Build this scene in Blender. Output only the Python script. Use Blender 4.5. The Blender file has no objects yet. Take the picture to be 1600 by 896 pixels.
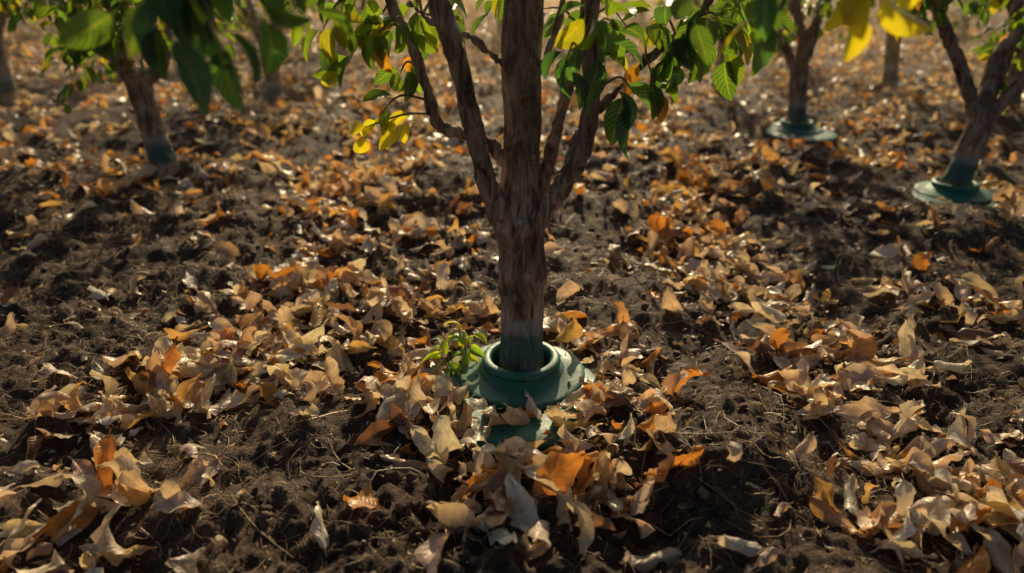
import bpy, math, numpy as np
from mathutils import Vector
rng=np.random.default_rng(11)
scene=bpy.context.scene
scene.view_settings.view_transform='Standard'
scene.view_settings.look='None'
scene.view_settings.exposure=0

# ---------------------------------------------------------------- noise
_p=rng.permutation(256); _p=np.concatenate([_p,_p,_p])
_g=rng.normal(size=(256,3)); _g/=np.linalg.norm(_g,axis=1)[:,None]
def pn(x,y,z=0.0):
    x=np.asarray(x,float); y=np.asarray(y,float); z=np.zeros_like(x)+z
    xi=np.floor(x).astype(int); yi=np.floor(y).astype(int); zi=np.floor(z).astype(int)
    xf=x-xi; yf=y-yi; zf=z-zi
    f=lambda t:t*t*t*(t*(t*6-15)+10)
    u,v,w=f(xf),f(yf),f(zf)
    out=0
    for a in (0,1):
        for b in (0,1):
            for c in (0,1):
                h=_p[_p[_p[(xi+a)&255]+((yi+b)&255)]+((zi+c)&255)]
                g=_g[h]
                d=g[...,0]*(xf-a)+g[...,1]*(yf-b)+g[...,2]*(zf-c)
                out=out+d*(u if a else 1-u)*(v if b else 1-v)*(w if c else 1-w)
    return out*1.5

# ---------------------------------------------------------------- mesh helper
def make_mesh(name,V,F,mat=None,attrs=None,smooth=True):
    V=np.asarray(V,np.float32); F=np.asarray(F,np.int32)
    me=bpy.data.meshes.new(name)
    me.vertices.add(len(V)); me.vertices.foreach_set('co',V.ravel())
    k=F.shape[1]
    me.loops.add(F.size); me.loops.foreach_set('vertex_index',F.ravel())
    me.polygons.add(len(F)); me.polygons.foreach_set('loop_start',np.arange(0,F.size,k,dtype=np.int32))
    me.update(calc_edges=True)
    if smooth: me.polygons.foreach_set('use_smooth',np.ones(len(F),bool))
    if attrs:
        for an,(ty,arr) in attrs.items():
            at=me.attributes.new(an,ty,'POINT')
            at.data.foreach_set('color' if ty=='FLOAT_COLOR' else 'vector',np.asarray(arr,np.float32).ravel())
    if mat: me.materials.append(mat)
    me.update()
    return me
def add_obj(name,me,parent=None,loc=(0,0,0)):
    ob=bpy.data.objects.new(name,me); scene.collection.objects.link(ob)
    ob.location=loc
    if parent: ob.parent=parent
    return ob

# ---------------------------------------------------------------- materials
def newmat(name):
    m=bpy.data.materials.new(name); m.use_nodes=True
    nt=m.node_tree; nt.nodes.clear()
    out=nt.nodes.new('ShaderNodeOutputMaterial')
    return m,nt,out
def N(nt,t,**kw):
    n=nt.nodes.new(t)
    for k,v in kw.items():
        if k.startswith('i_'): n.inputs[k[2:].replace('_',' ')].default_value=v
        else: setattr(n,k,v)
    return n
def ramp(nt,fac,stops):
    r=nt.nodes.new('ShaderNodeValToRGB'); e=r.color_ramp.elements
    while len(e)<len(stops): e.new(0.5)
    for i,(p,c) in enumerate(stops):
        e[i].position=p; e[i].color=(*c,1) if len(c)==3 else c
    nt.links.new(fac,r.inputs[0]); return r
def mathn(nt,op,a,b=None,c=None,clamp=False):
    n=nt.nodes.new('ShaderNodeMath'); n.operation=op; n.use_clamp=clamp
    for i,v in enumerate((a,b,c)):
        if v is None: continue
        if isinstance(v,(int,float)): n.inputs[i].default_value=v
        else: nt.links.new(v,n.inputs[i])
    return n.outputs[0]
def mix(nt,fac,a,b,mode='MIX'):
    n=nt.nodes.new('ShaderNodeMix'); n.data_type='RGBA'; n.blend_type=mode
    for idx,v in ((0,fac),(6,a),(7,b)):
        if isinstance(v,(int,float)): n.inputs[idx].default_value=v
        elif isinstance(v,tuple): n.inputs[idx].default_value=(*v,1)
        else: nt.links.new(v,n.inputs[idx])
    return n.outputs[2]

def leaf_material(name,transl,rough,vein_dark,tcol,spot):
    m,nt,out=newmat(name); L=nt.links
    col=N(nt,'ShaderNodeAttribute',attribute_name='col')
    uv=N(nt,'ShaderNodeAttribute',attribute_name='luv')
    sp=N(nt,'ShaderNodeSeparateXYZ'); L.new(uv.outputs['Vector'],sp.inputs[0])
    u,s=sp.outputs[0],sp.outputs[1]
    sa=mathn(nt,'ABSOLUTE',s)
    mid=mathn(nt,'SUBTRACT',1.0,mathn(nt,'MULTIPLY',sa,9.0),clamp=True)
    ph=mathn(nt,'SUBTRACT',mathn(nt,'MULTIPLY',u,52.0),mathn(nt,'MULTIPLY',sa,14.0))
    wv=mathn(nt,'POWER',mathn(nt,'MULTIPLY_ADD',mathn(nt,'SINE',ph),0.5,0.5),6.0)
    vein=mathn(nt,'MAXIMUM',mid,mathn(nt,'MULTIPLY',wv,0.6))
    geo=N(nt,'ShaderNodeNewGeometry')
    nz=N(nt,'ShaderNodeTexNoise',i_Scale=45.0,i_Detail=4.0); L.new(geo.outputs['Position'],nz.inputs['Vector'])
    nz2=N(nt,'ShaderNodeTexNoise',i_Scale=14.0,i_Detail=2.0); L.new(geo.outputs['Position'],nz2.inputs['Vector'])
    r1=ramp(nt,nz.outputs[0],[(0.3,(1-spot,)*3),(0.58,(1,1,1))])
    r2=ramp(nt,nz2.outputs[0],[(0.3,(0.82,0.76,0.72)),(0.65,(1.08,1.08,1.06))])
    c=mix(nt,1.0,col.outputs['Color'],r1.outputs[0],'MULTIPLY')
    c=mix(nt,1.0,c,r2.outputs[0],'MULTIPLY')
    cv=mix(nt,mathn(nt,'MULTIPLY',vein,abs(vein_dark)),c,(0.16,0.09,0.05) if vein_dark>0 else (0.35,0.4,0.12))
    b=N(nt,'ShaderNodeBsdfPrincipled',i_Roughness=rough)
    L.new(cv,b.inputs['Base Color'])
    bp=N(nt,'ShaderNodeBump',i_Strength=0.45,i_Distance=0.003)
    hh=mathn(nt,'ADD',vein,mathn(nt,'MULTIPLY',nz.outputs[0],1.4)); L.new(hh,bp.inputs['Height'])
    L.new(bp.outputs[0],b.inputs['Normal'])
    t=N(nt,'ShaderNodeBsdfTranslucent')
    tc=mix(nt,1.0,cv,tcol,'MULTIPLY'); L.new(tc,t.inputs[0])
    ms=N(nt,'ShaderNodeMixShader'); ms.inputs[0].default_value=transl
    L.new(b.outputs[0],ms.inputs[1]); L.new(t.outputs[0],ms.inputs[2]); L.new(ms.outputs[0],out.inputs[0])
    return m
M_dry=leaf_material('dry_leaf',0.33,0.36,0.24,(1.35,1.1,0.74),0.28)
M_green=leaf_material('green_leaf',0.42,0.32,-0.3,(4.0,3.3,0.7),0.15)

def bark_material(name,paint):
    m,nt,out=newmat(name); L=nt.links
    tc=N(nt,'ShaderNodeTexCoord')
    mp=N(nt,'ShaderNodeMapping'); mp.inputs['Scale'].default_value=(1,1,0.2); L.new(tc.outputs['Object'],mp.inputs[0])
    n1=N(nt,'ShaderNodeTexNoise',i_Scale=30.0,i_Detail=9.0,i_Roughness=0.72,i_Distortion=1.1); L.new(mp.outputs[0],n1.inputs['Vector'])
    n2=N(nt,'ShaderNodeTexNoise',i_Scale=8.0,i_Detail=5.0); L.new(tc.outputs['Object'],n2.inputs['Vector'])
    n3=N(nt,'ShaderNodeTexNoise',i_Scale=150.0,i_Detail=4.0); L.new(mp.outputs[0],n3.inputs['Vector'])
    c1=ramp(nt,n1.outputs[0],[(0.37,(0.045,0.029,0.022)),(0.45,(0.21,0.145,0.11)),(0.56,(0.39,0.305,0.245)),(0.7,(0.55,0.46,0.38))]).outputs[0]
    c2=ramp(nt,n2.outputs[0],[(0.38,(0.52,0.46,0.43)),(0.62,(1.12,1.09,1.06))]).outputs[0]
    c=mix(nt,1.0,c1,c2,'MULTIPLY')
    if paint:
        sp=N(nt,'ShaderNodeSeparateXYZ'); L.new(tc.outputs['Object'],sp.inputs[0])
        z=mathn(nt,'ADD',sp.outputs[2],mathn(nt,'MULTIPLY',mathn(nt,'SUBTRACT',n1.outputs[0],0.5),0.05))
        z=mathn(nt,'ADD',z,mathn(nt,'MULTIPLY',mathn(nt,'SUBTRACT',n2.outputs[0],0.5),0.06))
        r=ramp(nt,z,[(0.075,(0,0,0)),(0.09,(1,1,1)),(0.245,(1,1,1)),(0.257,(0,0,0))])
        cr=ramp(nt,z,[(0.09,(0.018,0.095,0.095)),(0.18,(0.035,0.12,0.125)),(0.192,(0.17,0.20,0.215)),(0.235,(0.27,0.275,0.28))])
        fl=ramp(nt,n3.outputs[0],[(0.36,(0.35,0.35,0.35)),(0.48,(0.92,0.92,0.92))])
        f=mathn(nt,'MULTIPLY',r.outputs[0],fl.outputs[0])
        c=mix(nt,f,c,cr.outputs[0])
    b=N(nt,'ShaderNodeBsdfPrincipled',i_Roughness=0.75); L.new(c,b.inputs['Base Color'])
    bp=N(nt,'ShaderNodeBump',i_Strength=1.0,i_Distance=0.007)
    L.new(mathn(nt,'ADD',n1.outputs[0],mathn(nt,'MULTIPLY',n3.outputs[0],0.3)),bp.inputs['Height'])
    L.new(bp.outputs[0],b.inputs['Normal']); L.new(b.outputs[0],out.inputs[0])
    return m
M_bark=bark_material('bark_painted',True)
M_twig=bark_material('bark_twig',False)

def soil_material():
    m,nt,out=newmat('soil'); L=nt.links
    geo=N(nt,'ShaderNodeNewGeometry')
    def nz(s,d=6,r=0.6):
        n=N(nt,'ShaderNodeTexNoise',i_Scale=s,i_Detail=d,i_Roughness=r); L.new(geo.outputs['Position'],n.inputs['Vector']); return n.outputs[0]
    a,b_,c_,d_=nz(1.7,3),nz(22.0,6,0.7),nz(110.0,4,0.7),nz(6.0,3)
    col=ramp(nt,b_,[(0.3,(0.020,0.012,0.009)),(0.52,(0.064,0.039,0.026)),(0.72,(0.19,0.12,0.072))]).outputs[0]
    col=mix(nt,1.0,col,ramp(nt,a,[(0.35,(0.6,0.57,0.57)),(0.65,(1.4,1.25,1.1))]).outputs[0],'MULTIPLY')
    spk=ramp(nt,c_,[(0.58,(0,0,0)),(0.70,(1,1,1))]).outputs[0]
    col=mix(nt,mathn(nt,'MULTIPLY',spk,0.6),col,(0.36,0.23,0.12))
    b=N(nt,'ShaderNodeBsdfPrincipled',i_Roughness=0.8); L.new(col,b.inputs['Base Color'])
    b.inputs['Specular IOR Level'].default_value=0.45
    h=mathn(nt,'ADD',mathn(nt,'MULTIPLY',b_,2.0),mathn(nt,'MULTIPLY',c_,0.9))
    h=mathn(nt,'ADD',h,d_)
    bp=N(nt,'ShaderNodeBump',i_Strength=1.0,i_Distance=0.018); L.new(h,bp.inputs['Height'])
    L.new(bp.outputs[0],b.inputs['Normal']); L.new(b.outputs[0],out.inputs[0])
    return m
M_soil=soil_material()

def plain_attr_mat(name,rough):
    m,nt,out=newmat(name); L=nt.links
    col=N(nt,'ShaderNodeAttribute',attribute_name='col')
    geo=N(nt,'ShaderNodeNewGeometry')
    n=N(nt,'ShaderNodeTexNoise',i_Scale=90.0,i_Detail=4.0); L.new(geo.outputs['Position'],n.inputs['Vector'])
    c=mix(nt,1.0,col.outputs['Color'],ramp(nt,n.outputs[0],[(0.3,(0.5,0.5,0.5)),(0.7,(1.3,1.3,1.3))]).outputs[0],'MULTIPLY')
    b=N(nt,'ShaderNodeBsdfPrincipled',i_Roughness=rough); L.new(c,b.inputs['Base Color'])
    bp=N(nt,'ShaderNodeBump',i_Strength=0.8,i_Distance=0.004); L.new(n.outputs[0],bp.inputs['Height'])
    L.new(bp.outputs[0],b.inputs['Normal']); L.new(b.outputs[0],out.inputs[0])
    return m
M_clod=plain_attr_mat('soil_clod',0.9)
M_straw=plain_attr_mat('straw',0.5)

def plastic():
    m,nt,out=newmat('green_plastic'); L=nt.links
    tc=N(nt,'ShaderNodeTexCoord')
    n=N(nt,'ShaderNodeTexNoise',i_Scale=9.0,i_Detail=8.0,i_Roughness=0.65); L.new(tc.outputs['Object'],n.inputs['Vector'])
    n2=N(nt,'ShaderNodeTexNoise',i_Scale=85.0,i_Detail=3.0); L.new(tc.outputs['Object'],n2.inputs['Vector'])
    base=mix(nt,n.outputs[0],(0.010,0.12,0.090),(0.022,0.165,0.130))
    d=ramp(nt,n.outputs[0],[(0.52,(0,0,0)),(0.72,(0.55,0.55,0.55))]).outputs[0]
    base=mix(nt,d,base,(0.085,0.075,0.05))
    sp=ramp(nt,n2.outputs[0],[(0.62,(0,0,0)),(0.65,(0.9,0.9,0.9))]).outputs[0]
    base=mix(nt,sp,base,(0.03,0.02,0.014))
    b=N(nt,'ShaderNodeBsdfPrincipled'); L.new(base,b.inputs['Base Color'])
    L.new(ramp(nt,n.outputs[0],[(0.3,(0.36,)*3),(0.7,(0.7,)*3)]).outputs[0],b.inputs['Roughness'])
    bp=N(nt,'ShaderNodeBump',i_Strength=0.3,i_Distance=0.003); L.new(n2.outputs[0],bp.inputs['Height'])
    L.new(bp.outputs[0],b.inputs['Normal']); L.new(b.outputs[0],out.inputs[0])
    return m
M_plastic=plastic()

# ---------------------------------------------------------------- layout (metres, +Y away from camera)
MAIN=(0.034,2.258)
TREES=[ # x,y,seed,collar,scale
 (-2.245,4.64,101,0,1.0),(2.70,4.33,102,1,1.0),(2.333,6.03,103,1,0.95),(-2.35,7.40,104,0,1.0),
 (2.12,7.75,105,0,0.8),(-4.88,7.24,106,0,1.05),(4.08,8.13,107,0,1.0),(4.46,6.66,108,0,1.0),
 (-2.20,9.9,109,0,0.9),(3.6,10.3,110,0,0.95),(-5.1,4.4,111,0,1.0),(5.2,4.2,112,0,1.0),(-2.39,12.4,113,0,0.95),(-4.6,9.9,114,0,1.0)]
def bump(x,y,cx,cy,r,h): return h*np.exp(-(((x-cx)**2+(y-cy)**2)/r**2))
def height(x,y):
    x=np.asarray(x,float); y=np.asarray(y,float)
    h=0.085*pn(x*.55,y*.55,3.1)+0.065*pn(x*1.6,y*1.6,7.7)+0.055*pn(x*4.3,y*4.3,1.3)
    rough=0.7+0.9*np.clip(pn(x*1.1,y*1.1,20.5)+.35,0,1)
    h=h+rough*(0.036*np.abs(pn(x*9,y*9,5.5))+0.020*pn(x*21,y*21,9.1)+0.011*pn(x*48,y*48,2.2))
    h=h+bump(x,y,-.42,4.55,.42,.15)+bump(x,y,.1,3.5,.5,.04)+bump(x,y,-2.9,4.3,.5,.12)+bump(x,y,-1.75,4.7,.3,.09)
    h=h+bump(x,y,-2.1,5.15,.2,-.17)+bump(x,y,-2.15,7.55,.25,-.12)+bump(x,y,1.8,5.0,.4,.09)+bump(x,y,.62,1.75,.28,.06)+bump(x,y,-.75,1.45,.35,.06)
    h=h-0.05*np.exp(-((np.abs(x)-1.08)/.3)**2)
    for (cx,cy,r) in [(MAIN[0],MAIN[1]-.06,.36)]+[(t[0],t[1],.28) for t in TREES if t[3]]:
        w=np.exp(-(((x-cx)**2+(y-cy)**2)/r**2)**3)
        h=h*(1-w)+ (0.0 if r>.3 else 0.01)*w
    return h

# ground sheet
nx,ny=820,860
a=np.linspace(-1,1,nx); X=3.4*a+ 1.2*np.sinh(a*5.95)*np.abs(a)**2
b=np.linspace(0,1,ny); Y=-1.0+7.5*b+ 0.9*(np.sinh(b*6.7)-0)*b**3
b2=np.linspace(1,0,40)[:-1]; Yb=-1.0-0.05*(39*b2)**2.4
Y=np.concatenate([Yb,Y]); ny=len(Y)
GX,GY=np.meshgrid(X,Y)
GZ=height(GX,GY)
far=np.clip((np.hypot(GX,GY)-30)/40,0,1); GZ=GZ*(1-far)
V=np.stack([GX,GY,GZ],-1).reshape(-1,3)
i=np.arange(nx-1)[None,:]+nx*np.arange(ny-1)[:,None]; i=i.ravel()
F=np.stack([i,i+1,i+nx+1,i+nx],1)
add_obj('ground',make_mesh('ground',V,F,M_soil))

# ---------------------------------------------------------------- leaves
def leaf_shape(nu,nv,r,dry):
    npet=3 if nu>8 else 1
    us=np.concatenate([np.linspace(-.16,-.01,npet),np.linspace(0,1,nu)])
    s=np.linspace(-1,1,nv)
    w=np.where(us>=0,np.clip(us,0,1)**.7*np.clip(1-us,0,1)**.95,0)
    w=w/w.max()*(r.uniform(.18,.30) if dry else r.uniform(.22,.29))
    w=np.maximum(w,0.0075); w[-1]=0.002
    U,S=np.meshgrid(us,s,indexing='ij'); W=w[:,None]*np.ones_like(S)
    if dry:
        jag=1+.32*np.where(S>0,pn(us*6+r.uniform(0,50),us*0+.5)[:,None],pn(us*6+r.uniform(0,50),us*0+2.5)[:,None])+.22*pn(U*19+r.uniform(0,50),S*1+.3)
        W=np.where(U>0,W*jag,W)
        B=r.normal(0,1.1); c=r.choice([-1,1])*r.uniform(1.0,8); tw=r.normal(0,.9); ruf=r.uniform(.03,.10)
    else:
        B=-r.uniform(.3,1.1); c=r.uniform(.8,3.0); tw=r.normal(0,.25); ruf=r.uniform(.004,.02)
    d=S*W
    cc=c*(.6+.8*np.clip(U,0,1)) if dry else c
    yy=np.sin(cc*d)/cc; zz=(1-np.cos(cc*d))/cc
    if not dry: zz=zz+0.25*np.abs(d)
    ph=r.uniform(0,6.3,2); fr=r.uniform(7,15)
    zz=zz+ruf*(S**2)*np.sin(U*fr+np.where(S>0,ph[0],ph[1]))*np.clip(U*4,0,1)
    if dry: zz=zz+.06*pn(U*3+r.uniform(0,40),S*1.2+r.uniform(0,9))+.03*pn(U*8+r.uniform(0,40),S*2.5+r.uniform(0,9))
    T=tw*U; y2=yy*np.cos(T)-zz*np.sin(T); z2=yy*np.sin(T)+zz*np.cos(T)
    if abs(B)<.05:B=.05
    ax=np.sin(B*U)/B; az=(1-np.cos(B*U))/B
    x3=ax-z2*np.sin(B*U); z3=az+z2*np.cos(B*U)
    if dry: y2=y2+r.normal(0,.12)*np.clip(U,0,1)**2
    V=np.stack([x3,y2,z3],-1).reshape(-1,3)
    V[:,0]-=0.0 if not dry else .45
    n1=len(us)
    i=(np.arange(n1-1)[:,None]*nv+np.arange(nv-1)[None,:]).ravel()
    F=np.stack([i,i+nv,i+nv+1,i+1],1)
    return V,F,np.stack([U,S,U*0],-1).reshape(-1,3)
rv=np.random.default_rng(5)
DRY_H=[leaf_shape(14,7,rv,True) for _ in range(40)]
DRY_M=[leaf_shape(7,4,rv,True) for _ in range(14)]
DRY_L=[leaf_shape(4,3,rv,True) for _ in range(8)]
GR_H=[leaf_shape(12,7,rv,False) for _ in range(14)]
GR_L=[leaf_shape(5,3,rv,False) for _ in range(8)]

def instantiate(variants,pos,R,scale,col,settle=None):
    M=len(pos); which=rng.integers(0,len(variants),M)
    Vs,Fs,Cs,Us=[],[],[],[]; off=0
    for k,(V,F,UV) in enumerate(variants):
        idx=np.where(which==k)[0]
        if len(idx)==0: continue
        P=np.einsum('mij,nj->mni',R[idx],V)*scale[idx][:,None,None]
        if settle is not None:
            P[:,:,2]-=np.percentile(P[:,:,2],12,axis=1)[:,None]
        P=P+pos[idx][:,None,:]
        n=len(V)
        Vs.append(P.reshape(-1,3)); Fs.append((F[None]+ (off+np.arange(len(idx))*n)[:,None,None]).reshape(-1,4))
        Cs.append(np.repeat(col[idx],n,axis=0)); Us.append(np.tile(UV,(len(idx),1))); off+=len(idx)*n
    return np.concatenate(Vs),np.concatenate(Fs),np.concatenate(Cs),np.concatenate(Us)
def leaf_mesh(name,parts,mat):
    off=0; VV,FF,CC,UU=[],[],[],[]
    for V,F,C,U in parts:
        VV.append(V);FF.append(F+off);CC.append(C);UU.append(U);off+=len(V)
    C=np.concatenate(CC); C=np.concatenate([C,np.ones((len(C),1))],1)
    return make_mesh(name,np.concatenate(VV),np.concatenate(FF),mat,{'col':('FLOAT_COLOR',C),'luv':('FLOAT_VECTOR',np.concatenate(UU))})
def rotmats(yaw,pitch,roll):
    cy,sy=np.cos(yaw),np.sin(yaw); cp,sp=np.cos(pitch),np.sin(pitch); cr,sr=np.cos(roll),np.sin(roll)
    o=np.zeros_like(yaw); l=o+1
    Rz=np.stack([cy,-sy,o,sy,cy,o,o,o,l],-1).reshape(-1,3,3)
    Ry=np.stack([cp,o,sp,o,l,o,-sp,o,cp],-1).reshape(-1,3,3)
    Rx=np.stack([l,o,o,o,cr,-sr,o,sr,cr],-1).reshape(-1,3,3)
    return Rz@Ry@Rx
def dens(x,y):
    wob=.16*np.sin(y*1.25)+.1*np.sin(y*2.9+1)
    nearf=np.clip((y-1.0)/1.2,0.35,1)
    g=1.1*np.exp(-((x+.90+wob)/.42)**2)*nearf
    g=np.maximum(g,1.1*np.exp(-((x-1.12-wob*.6)/.30)**2)*np.clip((y-.6)/1.2,.45,1))
    r=np.hypot(x-.03,(y-2.10))
    g=np.maximum(g,1.25*np.exp(-((r-.32)/.20)**2))
    g=np.maximum(g,1.0*np.exp(-((x-.06)/.36)**2-((y-1.66)/.26)**2))
    g=np.maximum(g,1.1*np.exp(-((x+.6)/.45)**2-((y-2.75)/.32)**2))
    g=np.maximum(g,.40*np.exp(-((x-1.9)/.5)**2-((y-2.4)/.8)**2))
    g=np.maximum(g,.5*np.exp(-((x+1.25)/.4)**2-((y-1.35)/.3)**2))
    g=np.maximum(g,.4*np.exp(-((x-1.0)/.4)**2-((y-1.4)/.3)**2))
    base=.10+.26*np.clip((y-3.6)/2.5,0,1)
    g=np.maximum(g,base)
    for cx,cy,a,b_,s in [(.62,2.15,.2,.5,.8),(-.52,1.6,.28,.36,.8),(.55,1.5,.22,.25,.65),(-2.1,3.2,.7,.7,.5),(.35,3.5,.5,.6,.5),(-.35,4.3,.5,.35,.6)]:
        g=g*(1-s*np.exp(-((x-cx)/a)**2-((y-cy)/b_)**2))
    n=np.clip(.72+1.25*pn(x*2.1,y*2.1,4.4)+.8*pn(x*5.5,y*5.5,8.4),.14,1.3)
    n=np.where(r<.55,np.maximum(n,.85),n)
    return g*n
PAL=np.array([(.74,.62,.47),(.86,.79,.66),(.72,.34,.07),(.30,.17,.10),(.76,.54,.20),(.54,.38,.25),(.78,.50,.22)])
def palcols(M,y=None):
    w=np.array([.36,.30,.08,.08,.05,.09,.04]); 
    k=rng.choice(7,M,p=w/w.sum())
    if y is not None:
        sw=rng.random(M)<np.clip((y-2.8)/4,0,.40)
        k=np.where(sw,rng.choice([2,6,4,0,6],M),k)
    c=PAL[k]*rng.uniform(.78,1.12,(M,1)); c=c*rng.uniform(.95,1.05,(M,3)); return np.clip(c,0,.88)
def scatter(x0,x1,y0,y1,dmax,variants,smin,smax,dfun=dens,small=False):
    n=int((x1-x0)*(y1-y0)*dmax); x=rng.uniform(x0,x1,n); y=rng.uniform(y0,y1,n)
    D=dfun(x,y); k=rng.random(n)<D; x,y,D=x[k],y[k],D[k]
    r=np.hypot(x-MAIN[0],y-MAIN[1]); 
    if small: keep=(r>.16)
    else: keep=(r>.275)|((r>.215)&(rng.random(len(r))<.14))
    keep&=~((r<.30)&(y>2.12)&(np.abs(x)<.3)&(rng.random(len(r))<.6))
    x,y,D,r=x[keep],y[keep],D[keep],r[keep]
    for t in TREES:
        if t[3]:
            k=np.hypot(x-t[0],y-t[1])>.24; x,y,D,r=x[k],y[k],D[k],r[k]
    M=len(x)
    z=height(x,y); z=np.where(r<.27,np.maximum(z,.03),z)
    z=z-.002+rng.random(M)**1.5*.045*np.clip(D,0,1)*(0.1 if small else 1)
    sc=rng.uniform(smin,smax,M)
    tilt=.45
    R=rotmats(rng.uniform(0,6.283,M),rng.normal(0,tilt*.7,M),rng.normal(0,tilt,M)+np.where(rng.random(M)<.45,math.pi,0))
    return instantiate(variants,np.stack([x,y,z],1),R,sc,palcols(M,y),settle=True)
parts=[scatter(-4.2,4.2,.75,5.2,320,DRY_H,.09,.18),
       scatter(-2.5,2.5,.75,4.2,220,DRY_H,.035,.085),
       scatter(-4.5,4.5,.75,5.2,600,DRY_L,.010,.030,lambda x,y:.3+.7*dens(x,y),True),
       scatter(-9,9,5.2,13,180,DRY_M,.09,.17,lambda x,y:.06+dens(x,y)),
       scatter(-18,18,13,30,40,DRY_L,.13,.21,lambda x,y:.2+dens(x,y)),
       scatter(-5,5,-2.5,.75,80,DRY_M,.09,.16)]
add_obj('fallen_leaves',leaf_mesh('fallen_leaves',parts,M_dry))

# ---------------------------------------------------------------- soil clods
import bmesh
bm=bmesh.new(); bmesh.ops.create_icosphere(bm,subdivisions=2,radius=1)
iv=np.array([v.co[:] for v in bm.verts]); iff=np.array([[v.index for v in f.verts] for f in bm.faces]); bm.free()
def clods(n):
    x=rng.uniform(-3.6,3.6,n); y=rng.uniform(.8,6.0,n)
    k=(pn(x*1.3,y*1.3,6.6)+.25+.3*rng.normal(size=n))>.1; x,y=x[k],y[k]
    k=np.hypot(x-MAIN[0],y-MAIN[1]+.05)>.27; x,y=x[k],y[k]; M=len(x)
    s=.003+.016*rng.random(M)**3
    vn=[iv*(1+.45*pn(iv[:,0]*1.4+q*9,iv[:,1]*1.4,iv[:,2]*1.4+q)+.3*pn(iv[:,0]*3+q*9,iv[:,1]*3,iv[:,2]*3+q))[:,None]*np.array([1,.8+.3*rng.random(),.6+.3*rng.random()]) for q in range(8)]
    wh=rng.integers(0,8,M); R=rotmats(rng.uniform(0,6.3,M),rng.normal(0,.5,M),rng.normal(0,.5,M))
    P=np.einsum('mij,mnj->mni',R,np.array(vn)[wh])*s[:,None,None]
    P=P+np.stack([x,y,height(x,y)+s*.15],1)[:,None,:]
    V=P.reshape(-1,3); F=(iff[None]+(np.arange(M)*len(iv))[:,None,None]).reshape(-1,3)
    c=np.array([.085,.054,.037])*rng.uniform(.7,1.7,(M,1)); C=np.repeat(np.concatenate([c,np.ones((M,1))],1),len(iv),0)
    return V,F,C
V,F,C=clods(8000)
add_obj('soil_clods',make_mesh('soil_clods',V,F,M_clod,{'col':('FLOAT_COLOR',C)}))

# ---------------------------------------------------------------- straw and twigs on ground
def strands(n,x0,x1,y0,y1,lmin,lmax,rad):
    x=rng.uniform(x0,x1,n); y=rng.uniform(y0,y1,n)
    k=np.hypot(x-MAIN[0],y-MAIN[1])>.24; x,y=x[k],y[k]
    k=(pn(x*1.7,y*1.7,12.2)+.35+.25*rng.normal(size=len(x)))>.1; x,y=x[k],y[k]; M=len(x)
    K=6; L=rng.uniform(lmin,lmax,M); th=rng.uniform(0,6.283,M); cur=rng.normal(0,1.6,M)
    pts=np.zeros((M,K,3)); px,py=x.copy(),y.copy()
    for j in range(K):
        lift=rng.random(M)*.012+.003
        pts[:,j,0]=px; pts[:,j,1]=py; pts[:,j,2]=height(px,py)+lift
        px=px+np.cos(th)*L/(K-1); py=py+np.sin(th)*L/(K-1); th=th+cur/(K-1)+rng.normal(0,.12,M)
    r=rad*rng.uniform(.5,1.5,M)
    tan=np.gradient(pts,axis=1); tan/=np.linalg.norm(tan,axis=2)[...,None]+1e-9
    side=np.cross(tan,np.array([0,0,1.])); side/=np.linalg.norm(side,axis=2)[...,None]+1e-9
    up=np.cross(side,tan)
    ring=[]
    taper=np.array([.6,1,1,.9,.7,.35])[None,:,None]
    for q in range(3):
        a=q*2.094; ring.append(pts+(side*math.cos(a)+up*math.sin(a))*r[:,None,None]*taper)
    P=np.stack(ring,2)
    V=P.reshape(-1,3); base=(np.arange(M)*K*3)[:,None,None]
    f=[]
    for j in range(K-1):
        for q in range(3):
            f.append([j*3+q,j*3+(q+1)%3,(j+1)*3+(q+1)%3,(j+1)*3+q])
    F=(np.array(f)[None]+base).reshape(-1,4)
    pal=np.array([(.50,.35,.18),(.22,.13,.07),(.12,.075,.045),(.36,.22,.10)])
    c=pal[rng.integers(0,4,M)]*rng.uniform(.7,1.2,(M,1)); C=np.repeat(np.concatenate([c,np.ones((M,1))],1),K*3,0)
    return V,F,C
S=[strands(22000,-3.2,3.2,.8,5.5,.03,.13,.0010),strands(1700,-3,3,.9,6,.10,.32,.0020)]
V=np.concatenate([s[0] for s in S]); F=np.concatenate([S[0][1],S[1][1]+len(S[0][0])]); C=np.concatenate([s[2] for s in S])
add_obj('straw_litter',make_mesh('straw_litter',V,F,M_straw,{'col':('FLOAT_COLOR',C)}))

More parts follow.
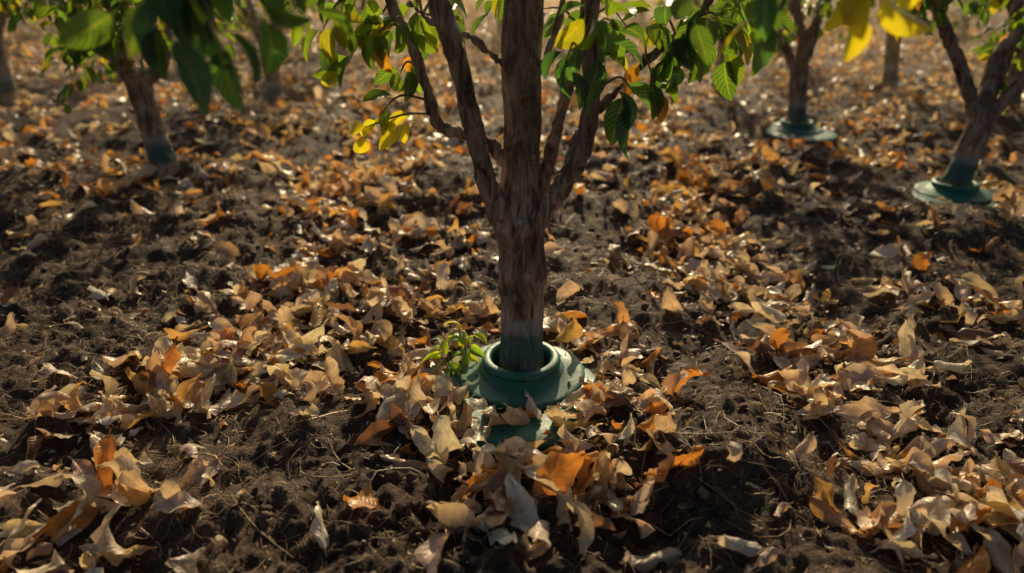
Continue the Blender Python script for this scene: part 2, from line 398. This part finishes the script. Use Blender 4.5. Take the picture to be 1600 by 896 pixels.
# ---------------------------------------------------------------- tubes
def catmull(P,n):
    P=np.asarray(P,float); P=np.vstack([2*P[0]-P[1],P,2*P[-1]-P[-2]]); out=[]
    for i in range(1,len(P)-2):
        t=np.linspace(0,1,n,endpoint=False)[:,None]
        a,b,c,d=P[i-1],P[i],P[i+1],P[i+2]
        out.append(.5*((2*b)+(-a+c)*t+(2*a-5*b+4*c-d)*t*t+(-a+3*b-3*c+d)*t**3))
    out.append(P[-2][None]); return np.vstack(out)
def tube(P,R,seg=12,n=6):
    PR=catmull(np.hstack([np.asarray(P,float),np.asarray(R,float)[:,None]]),n)
    C=PR[:,:3]; r=np.maximum(PR[:,3],.0008)
    T=np.gradient(C,axis=0); T/=np.linalg.norm(T,axis=1)[:,None]
    u=np.cross(T[0],[0,1,0.1]); u/=np.linalg.norm(u); rings=[]
    C=np.vstack([C[0],C,C[-1]]); r=np.concatenate([[1e-4],r,[1e-4]]); T=np.vstack([T[0],T,T[-1]])
    for k in range(len(C)):
        u=u-T[k]*np.dot(u,T[k]); u/=np.linalg.norm(u); v=np.cross(T[k],u)
        a=np.arange(seg)*2*math.pi/seg
        rings.append(C[k]+r[k]*(np.cos(a)[:,None]*u+np.sin(a)[:,None]*v))
    V=np.vstack(rings)
    i=np.arange(len(C)-1)[:,None]*seg; j=np.arange(seg)[None,:]; j2=(j+1)%seg
    F=np.stack([i+j,i+j2,i+seg+j2,i+seg+j],-1).reshape(-1,4)
    return V,F,C[1:-1]
def join(parts):
    off=0;VV=[];FF=[]
    for p in parts:
        VV.append(p[0]);FF.append(p[1]+off);off+=len(p[0])
    return np.vstack(VV),np.vstack(FF)
def remesh(parts,voxel,amp,mat,name):
    V,F=join(parts); me=make_mesh('tmp',V,F); ob=add_obj('tmp',me)
    md=ob.modifiers.new('r','REMESH'); md.mode='VOXEL'; md.voxel_size=voxel; md.use_smooth_shade=True
    sm=ob.modifiers.new('s','SMOOTH'); sm.iterations=5; sm.factor=.5
    dg=bpy.context.evaluated_depsgraph_get(); dg.update()
    m2=bpy.data.meshes.new_from_object(ob.evaluated_get(dg))
    bpy.data.objects.remove(ob); m2.name=name
    n=len(m2.vertices); co=np.empty(n*3,np.float32); m2.vertices.foreach_get('co',co); co=co.reshape(-1,3).astype(float)
    no=np.empty(n*3,np.float32); m2.vertices.foreach_get('normal',no); no=no.reshape(-1,3)
    x,y,z=co.T
    wx=x+.025*pn(x*6,y*6,z*5); wy=y+.025*pn(x*6+9,y*6,z*5)
    ridge=1-np.abs(pn(wx*30,wy*30,z*2.6))*3.3
    plate=np.clip(pn(wx*34+7,wy*34,z*4.5)*5,-.6,.6)
    d=amp*(-1.4*np.clip(ridge,0,1)**2+.75*plate+.5*pn(wx*13,wy*13,z*3.5)+.35*pn(x*95,y*95,z*20)+.45)
    d=d+amp*.5*np.clip(pn(x*9+4,y*9,z*9)-.2,0,1)*3
    co=co+no*d[:,None]
    m2.vertices.foreach_set('co',co.astype(np.float32).ravel())
    m2.polygons.foreach_set('use_smooth',np.ones(len(m2.polygons),bool))
    m2.materials.clear(); m2.materials.append(mat); m2.update()
    return m2
def basis_from_dirs(d,rr,droopnorm=True):
    d=d/np.linalg.norm(d,axis=1)[:,None]
    up=np.tile([0,0,1.],(len(d),1))+rr.normal(0,.55,(len(d),3))
    y=np.cross(up,d); y/=np.linalg.norm(y,axis=1)[:,None]; z=np.cross(d,y)
    return np.stack([d,y,z],-1)
def green_cols(M,rr,yellow=.13):
    p=np.array([(.040,.105,.035),(.028,.080,.040),(.070,.14,.025),(.19,.21,.025),(.26,.13,.03)])
    w=np.array([.34,.26,.25,yellow,.03])
    return p[rr.choice(5,M,p=w/w.sum())]*rr.uniform(.8,1.25,(M,1))
def twig_with_leaves(p0,p1,rr,nleaf,size,tubes,out,seg=5,sag=.05,cols=None):
    p0=np.array(p0,float);p1=np.array(p1,float); L=np.linalg.norm(p1-p0)
    m=(p0+p1)/2+rr.normal(0,.08*L,3)+np.array([0,0,sag])
    v,f,c=tube([p0,m,p1],[.006 if L>.25 else .004,.0035,.0015],seg=seg,n=6); tubes.append((v,f))
    idx=np.linspace(.30,1,nleaf)*(len(c)-1); base=np.array([c[int(round(i))] for i in idx])
    t=np.gradient(c,axis=0)[np.round(idx).astype(int)]; t/=np.linalg.norm(t,axis=1)[:,None]
    rd=rr.normal(size=(nleaf,3)); rd-=t*np.sum(rd*t,1)[:,None]; rd/=np.linalg.norm(rd,axis=1)[:,None]
    d=t*.55+rd*.9+np.array([0,0,-.55])
    out.append((base+d*.012,basis_from_dirs(d,rr),rr.uniform(.7,1.1,nleaf)*size,green_cols(nleaf,rr) if cols is None else cols(nleaf)))
def finish_leaves(name,out,variants,parent,loc):
    pos=np.vstack([o[0] for o in out]);R=np.concatenate([o[1] for o in out]);s=np.concatenate([o[2] for o in out]);c=np.vstack([o[3] for o in out])
    pos=pos+R[:,:,0]*(.16*s)[:,None]
    part=instantiate(variants,pos,R,s,c)
    return add_obj(name,leaf_mesh(name,[part],M_green),parent,loc)

# ---------------------------------------------------------------- main tree
def empty(name,loc):
    e=bpy.data.objects.new(name,None); scene.collection.objects.link(e); e.location=loc; e.empty_display_size=.2; return e
rr=np.random.default_rng(3)
o=np.array([MAIN[0],MAIN[1],0.])
def rel(P): return [tuple(np.array(p)-o) for p in P]
limbs=[
 ([(.030,2.258,-.08),(.034,2.258,.06),(.034,2.258,.25),(.030,2.258,.46),(.028,2.256,.58),(.026,2.256,.70),(.032,2.258,.9),(.026,2.262,1.08),(.036,2.27,1.26),(.02,2.28,1.6),(.05,2.3,2.0),(.0,2.3,2.5)],
  [.086,.078,.071,.070,.074,.060,.054,.056,.053,.042,.028,.010]),
 ([(.00,2.225,.50),(-.045,2.195,.64),(-.080,2.17,.76),(-.108,2.14,.895),(-.145,2.10,1.099),(-.192,2.05,1.267),(-.25,2.0,1.6),(-.33,1.95,2.1)],[.032,.034,.030,.029,.027,.026,.018,.006]),
 ([(-.02,2.255,.78),(-.07,2.255,.835),(-.128,2.25,.862),(-.205,2.25,.885),(-.238,2.25,.93),(-.262,2.26,1.02),(-.30,2.27,1.148),(-.357,2.28,1.253),(-.45,2.3,1.5),(-.55,2.4,2.0)],[.020,.019,.017,.018,.017,.015,.015,.014,.011,.005]),
 ([(.045,2.230,.50),(.098,2.20,.63),(.175,2.17,.76),(.216,2.15,.87),(.228,2.14,.985),(.222,2.11,1.09),(.212,2.1,1.198),(.24,2.05,1.6),(.3,2.0,2.1)],[.030,.030,.027,.025,.023,.022,.020,.015,.006]),
 ([(.05,2.275,.56),(.100,2.29,.70),(.144,2.33,.865),(.178,2.4,1.0),(.213,2.45,1.127),(.28,2.55,1.5),(.35,2.7,2.0)],[.025,.023,.018,.017,.016,.013,.005]),
 ([(.17,2.19,.79),(.20,2.24,.865),(.26,2.28,.93),(.31,2.28,.98),(.375,2.28,1.058),(.53,2.28,1.20),(.75,2.3,1.5),(.9,2.35,1.8)],[.013,.012,.011,.010,.0095,.009,.007,.003]),
 ([(.02,2.23,1.04),(-.06,2.2,1.11),(-.12,2.2,1.16),(-.20,2.25,1.17),(-.30,2.3,1.24)],[.010,.009,.008,.007,.004]),
 ([(.06,2.25,1.02),(.10,2.24,1.10),(.13,2.24,1.18),(.16,2.26,1.32),(.22,2.3,1.6)],[.012,.010,.009,.008,.004]),
 ([(-.20,2.04,1.33),(-.30,1.85,1.50),(-.42,1.6,1.53),(-.52,1.38,1.46),(-.58,1.28,1.38)],[.014,.012,.009,.006,.003]),
 ([(.21,2.08,1.30),(.32,1.9,1.48),(.45,1.7,1.52),(.56,1.5,1.47),(.61,1.42,1.40)],[.014,.012,.009,.006,.003]),
 ([(-.02,2.28,1.5),(-.2,2.5,1.75),(-.4,2.8,2.0)],[.016,.011,.004]),
 ([(.05,2.28,1.7),(.3,2.2,1.95),(.6,2.1,2.15)],[.014,.010,.004]),
]
tb=[];samples=[]
for P,R in limbs:
    v,f,c=tube(rel(P),R,seg=20,n=8); tb.append((v,f)); samples.append(c)
for (p,q,r0) in [((.03,2.2,.56),(.03,2.175,.61),.030),((-.03,2.25,.60),(-.055,2.235,.64),.022),((.085,2.23,.58),(.105,2.22,.62),.020),((.03,2.21,.98),(.035,2.175,1.01),.016),((.05,2.21,.80),(.07,2.18,.82),.014),((.01,2.20,.33),(.005,2.185,.35),.014)]:
    v,f,c=tube(rel([p,tuple((np.array(p)+np.array(q))/2),q]),[r0,r0*.9,r0*.6],seg=12,n=4); tb.append((v,f))
for (dx,dy,z0,z1,r0) in [(-.062,-.022,.28,.60,.012),(-.048,-.048,.22,.50,.009),(.062,-.025,.35,.56,.009),(-.01,-.054,.62,.95,.009),(.035,-.048,.66,1.05,.009)]:
    P=[(MAIN[0]+dx*(1+.1*math.sin(z*20)),MAIN[1]+dy,z) for z in np.linspace(z0,z1,5)]
    v,f,c=tube(rel(P),[r0*.4,r0,r0*.8,r0,r0*.4],seg=8,n=5); tb.append((v,f))
main=empty('orchard_tree',tuple(o))
me=remesh(tb,.0036,.0054,M_bark,'trunk_and_limbs')
add_obj('trunk_and_limbs',me,main)
SM=np.vstack(samples)
tw=[];out=[]
def near_limb(p,minz=.9):
    p=np.array(p); S=SM[SM[:,2]>max(minz,0)]; up=S[S[:,2]>p[2]-.06]
    return up[np.argmin(np.linalg.norm(up-p,axis=1)+rr.random(len(up))*.03)]
teal=lambda n: np.tile([.022,.085,.055],(n,1))*rr.uniform(.8,1.3,(n,1))
yel=lambda n: np.tile([.30,.30,.03],(n,1))*rr.uniform(.85,1.15,(n,1))
vis=[((-.44,2.20,.90),9,.085,yel),((-.40,2.22,.93),4,.08),((-.50,2.30,1.06),9,.09),((-.35,2.38,1.03),6,.085),((-.30,2.42,1.10),8,.08),((-.38,2.2,1.17),8,.09),((-.56,2.3,1.17),9,.09),((-.28,2.3,1.22),7,.09),((-.45,2.35,1.22),8,.09),((-.65,2.35,1.22),9,.09),
     ((-.47,2.45,1.14),8,.085),((.14,1.98,1.12),4,.11,teal),((.235,1.90,1.10),3,.15,teal),((.34,2.08,1.02),4,.13,teal),((.42,2.2,1.02),6,.11),((.46,2.15,1.08),6,.11,teal),((.50,2.25,1.14),8,.11),
     ((.61,2.2,1.12),7,.11),((.70,2.3,1.16),8,.10),((.30,2.2,1.18),8,.10),((.36,2.4,1.16),7,.10),((.24,2.45,1.19),6,.09),((.40,2.25,1.20),8,.11),((.55,2.2,1.22),9,.11),((.78,2.4,1.2),8,.1),((-.15,2.45,1.22),7,.09),((.09,2.5,1.21),6,.09),((-.05,2.4,1.22),5,.08),((.30,2.5,1.08),6,.085),
     ((-.5,1.32,1.26),8,.105,teal),((-.57,1.28,1.28),7,.11,teal),((-.44,1.36,1.30),7,.10,teal),((-.40,1.5,1.30),5,.10),((-.62,1.35,1.30),6,.1,teal),((-.70,1.42,1.30),6,.1),
     ((.62,1.40,1.31),4,.11,yel),((.66,1.45,1.33),3,.11,yel),((.47,1.52,1.30),5,.10,teal),((.52,1.62,1.28),5,.10),((.40,1.75,1.26),5,.10),((.2,2.0,1.22),5,.09),((-.16,2.5,1.14),5,.08),((.56,2.45,1.08),6,.085)]
for t in vis:
    p=np.array(t[0])-o; q=near_limb(p); twig_with_leaves(q,p,rr,t[1],t[2]*1.12,tw,out,seg=6,cols=t[3] if len(t)>3 else None)
for k in range(80):
    S=SM[(SM[:,2]>1.45)]; q=S[rr.integers(len(S))]; d=rr.normal(size=3); d[2]=abs(d[2])*.4+.05; d/=np.linalg.norm(d)
    if q[1]+d[1]*.4<-1.1: continue
    twig_with_leaves(q,q+d*rr.uniform(.2,.45),rr,9,.095,tw,out,seg=4)
V,F=join(tw); add_obj('twigs',make_mesh('twigs',V,F,M_twig),main)
finish_leaves('leaves',out,GR_H,main,(0,0,0))

# ---------------------------------------------------------------- generic orchard trees
def gen_limbs(r,custom=None):
    fork=r.uniform(.45,.62); lean=r.normal(0,.035,2)
    P=[(0,0,-.1),(0,0,.05),(lean[0]*.5,lean[1]*.5,fork*.5),(lean[0],lean[1],fork)]
    top=np.array(P[-1]); R=[.092,.082,.070,.074]
    L=[(P+[tuple(top+[0,0,.05])],R+[.05])]
    nl=r.integers(4,6); a0=r.uniform(0,6.28)
    for k in range(nl):
        a=a0+k*6.283/nl+r.normal(0,.25); hz=r.uniform(.5,.85); H=r.uniform(1.1,1.6)
        dx,dy=math.cos(a)*hz,math.sin(a)*hz
        if custom is not None and k==0: dx,dy=custom
        p=[top+[0,0,-.09]]
        for t in (.18,.4,.68,1.0):
            p.append(top+np.array([dx*t**.85,dy*t**.85,H*t])+r.normal(0,.035,3))
        r0=r.uniform(.030,.042)
        L.append(([tuple(q) for q in p],[r0,r0*.95,r0*.75,r0*.5,r0*.2]))
        for m in range(2):
            b=p[2+m]; a2=a+r.choice([-1,1])*r.uniform(.5,1.3)
            q=[b,b+np.array([math.cos(a2)*.18,math.sin(a2)*.18,.16]),b+np.array([math.cos(a2)*.42,math.sin(a2)*.42,.5])+r.normal(0,.04,3)]
            L.append(([tuple(x) for x in q],[r0*.5,r0*.38,r0*.12]))
    return L
def build_tree(x,y,seed,sc,voxel,ntw,custom=None):
    r=np.random.default_rng(seed); L=gen_limbs(r,custom); tb=[];S=[]
    for P,R in L:
        v,f,c=tube(P,R,seg=12,n=6); tb.append((v,f)); S.append(c)
    S=np.vstack(S); tw=[];out=[]
    Sh=S[S[:,2]>1.0]; Sl=S[(S[:,2]>.82)&(S[:,2]<1.25)]
    for k in range(ntw):
        low=k%2==0
        q=(Sl if low else Sh)[r.integers(len(Sl if low else Sh))]; rad=q[:2]/(np.linalg.norm(q[:2])+1e-6)
        d=r.normal(size=3)*.8; d[:2]+=rad*.9; d[2]=d[2]*.5-(.3 if low else .05); d/=np.linalg.norm(d)
        twig_with_leaves(q,q+d*r.uniform(.2,.45),r,9,.10,tw,out,seg=3,sag=.03)
    return tb,tw,out
for (x,y,seed,collar,sc) in TREES:
    z=float(height(np.array([x]),np.array([y]))[0])
    cust={101:(-.85,-.1),102:(.6,.2)}.get(seed)
    tb,tw,out=build_tree(x,y,seed,sc,.01,95 if seed in(101,102,111,112) else 50,cust)
    e=empty('orchard_tree',(x,y,z))
    add_obj('trunk_and_limbs',remesh(tb,.008 if y<7 else .012,.006,M_bark,'trunk_and_limbs'),e)
    V,F=join(tw); add_obj('twigs',make_mesh('twigs',V,F,M_twig),e)
    finish_leaves('leaves',out,GR_H if y<4.7 and abs(x)<3 else GR_L,e,(0,0,0))
    e.scale=(sc,sc,sc)
lib=[build_tree(0,0,200+k,1,.01,24) for k in range(3)]
wood=[];lv=[]
r=np.random.default_rng(77)
pts=[(-3.72,13.0),(-.95,13.8),(1.25,12.9)]
for row in range(-6,7):
    for k in range(0,13):
        X0=row*2.4+r.normal(0,.12); Y0=2.26+2.55*k+r.normal(0,.15)
        lim=11.5 if row==0 else 12.6
        if Y0<lim and abs(row)<=2: continue
        if Y0<1: continue
        pts.append((X0,Y0))
for X0,Y0 in pts:
    tb,tw,out=lib[r.integers(3)]; a=r.uniform(0,6.28); ca,sa=math.cos(a),math.sin(a); Rz=np.array([[ca,-sa,0],[sa,ca,0],[0,0,1.]])
    off=np.array([X0,Y0,float(height(np.array([X0]),np.array([Y0]))[0])]); s=r.uniform(.85,1.1)
    V,F=join(tb); wood.append((V@Rz.T*s+off,F))
    pos=np.vstack([q[0] for q in out]);R=np.concatenate([q[1] for q in out]);ss=np.concatenate([q[2] for q in out]);c=np.vstack([q[3] for q in out])
    lv.append((pos@Rz.T*s+off,np.einsum('ij,mjk->mik',Rz,R),ss*1.25,c))
dist=empty('distant_orchard_trees',(0,0,0))
V,F=join(wood); add_obj('trunks',make_mesh('trunks',V,F,M_twig),dist)
finish_leaves('foliage',lv,[leaf_shape(4,3,rv,False) for _ in range(5)],dist,(0,0,0))

# ---------------------------------------------------------------- tree collars
def lathe(prof,seg,seed,warp=.004,sx=1,sy=1):
    r=np.array([p[0] for p in prof]);z=np.array([p[1] for p in prof]); a=np.arange(seg)*2*math.pi/seg
    Rr=r[:,None]*np.ones(seg); wv=1+.006*np.sin(a*2+seed)+.003*np.sin(a*5+seed*2)
    x=Rr*np.cos(a)*wv*sx; y=Rr*np.sin(a)*wv*sy; zz=z[:,None]+warp*(Rr/.2)**2*(np.sin(a*3+seed)+.6*np.sin(a*2+1))
    V=np.stack([x,y,zz],-1).reshape(-1,3); n=len(prof)
    i=np.arange(n-1)[:,None]*seg; j=np.arange(seg)[None]; j2=(j+1)%seg
    return V,np.stack([i+j,i+j2,i+seg+j2,i+seg+j],-1).reshape(-1,4)
prof=[(.098,-.02),(.100,.02),(.103,.052),(.105,.064),(.109,.069),(.116,.0705),(.124,.070),(.131,.068),(.136,.063),(.138,.056),(.137,.046),(.133,.042),(.132,.037),(.134,.033),(.140,.030),(.145,.027),(.148,.022),(.154,.019),(.18,.015),(.208,.010),(.219,.008),(.224,.004),(.225,-.004),(.222,-.03)]
low=[(.15,.004),(.24,.004),(.285,.0),(.292,-.004),(.293,-.012),(.292,-.03)]
def collar(x,y,z,seed,s=1.0):
    e=empty('tree_collar',(x,y,z))
    V,F=lathe(prof,96,seed,.002); add_obj('collar_ring',make_mesh('collar_ring',V*s,F,M_plastic),e)
    V,F=lathe(low,96,seed+2,.001); add_obj('lower_skirt',make_mesh('lower_skirt',V*s,F,M_plastic),e,(0,-.12,-.004))
collar(MAIN[0]-.002,MAIN[1]-.012,0.016,1.0)
for t in TREES:
    if t[3]: collar(t[0],t[1],.02,t[2]*.7,.95)

# ---------------------------------------------------------------- seedling beside the collar
sx,sy=-.215,2.29
e=empty('green_seedling',(sx,sy,float(height(np.array([sx]),np.array([sy]))[0])))
rs=np.random.default_rng(9); tw=[];out=[]
yc=lambda n: np.array([(.20,.30,.04),(.10,.22,.04),(.32,.34,.05)])[rs.integers(0,3,n)]
for k in range(7):
    a=rs.uniform(0,6.28); h=rs.uniform(.08,.20); d=rs.uniform(.03,.09)
    twig_with_leaves((0,0,0),(math.cos(a)*d,math.sin(a)*d,h),rs,5,.068,tw,out,seg=5,sag=.01,cols=yc)
V,F=join(tw); add_obj('stems',make_mesh('stems',V,F,M_twig),e)
finish_leaves('leaves',out,GR_H,e,(0,0,0))

# ---------------------------------------------------------------- light haze hanging between the far rows
hm,nt,out_=newmat('haze')
vs=N(nt,'ShaderNodeVolumeScatter',i_Density=0.015,i_Anisotropy=0.65); vs.inputs['Color'].default_value=(1,.76,.48,1)
nt.links.new(vs.outputs[0],out_.inputs['Volume'])
x0,x1,y0,y1,z0,z1=-16,16,5.5,36,-.6,3.2
HV=[(x0,y0,z0),(x1,y0,z0),(x1,y1,z0),(x0,y1,z0),(x0,y0,z1),(x1,y0,z1),(x1,y1,z1),(x0,y1,z1)]
HF=[(0,3,2,1),(4,5,6,7),(0,1,5,4),(1,2,6,5),(2,3,7,6),(3,0,4,7)]
add_obj('haze',make_mesh('haze',HV,HF,hm,smooth=False))

# ---------------------------------------------------------------- light
az,el=math.radians(5),math.radians(25)
w=bpy.data.worlds.new('World'); scene.world=w; w.use_nodes=True
nt=w.node_tree; bg=nt.nodes['Background']; sky=nt.nodes.new('ShaderNodeTexSky'); sky.sky_type='NISHITA'; sky.sun_disc=False
sky.sun_elevation=el; sky.sun_rotation=az; sky.air_density=1.0; sky.dust_density=5.0; sky.ozone_density=0.5
nt.links.new(sky.outputs[0],bg.inputs[0]); bg.inputs[1].default_value=0.065
sl=bpy.data.lights.new('sun','SUN'); sl.energy=5.0; sl.angle=math.radians(.5); sl.color=(1,.79,.47)
so=bpy.data.objects.new('sun',sl); scene.collection.objects.link(so)
d=Vector((-math.sin(az)*math.cos(el),-math.cos(az)*math.cos(el),-math.sin(el)))
so.rotation_euler=d.to_track_quat('-Z','Y').to_euler(); so.location=(2,10,6)

# ---------------------------------------------------------------- camera
cd=bpy.data.cameras.new('camera'); cam=bpy.data.objects.new('camera',cd); scene.collection.objects.link(cam)
cam.location=(0,0,1.4); cam.rotation_euler=(math.radians(65),0,0)
cd.sensor_width=36; cd.lens=25.9; cd.clip_start=.05; cd.clip_end=3000
cd.dof.use_dof=True; cd.dof.focus_distance=2.42; cd.dof.aperture_fstop=1.2
scene.camera=cam
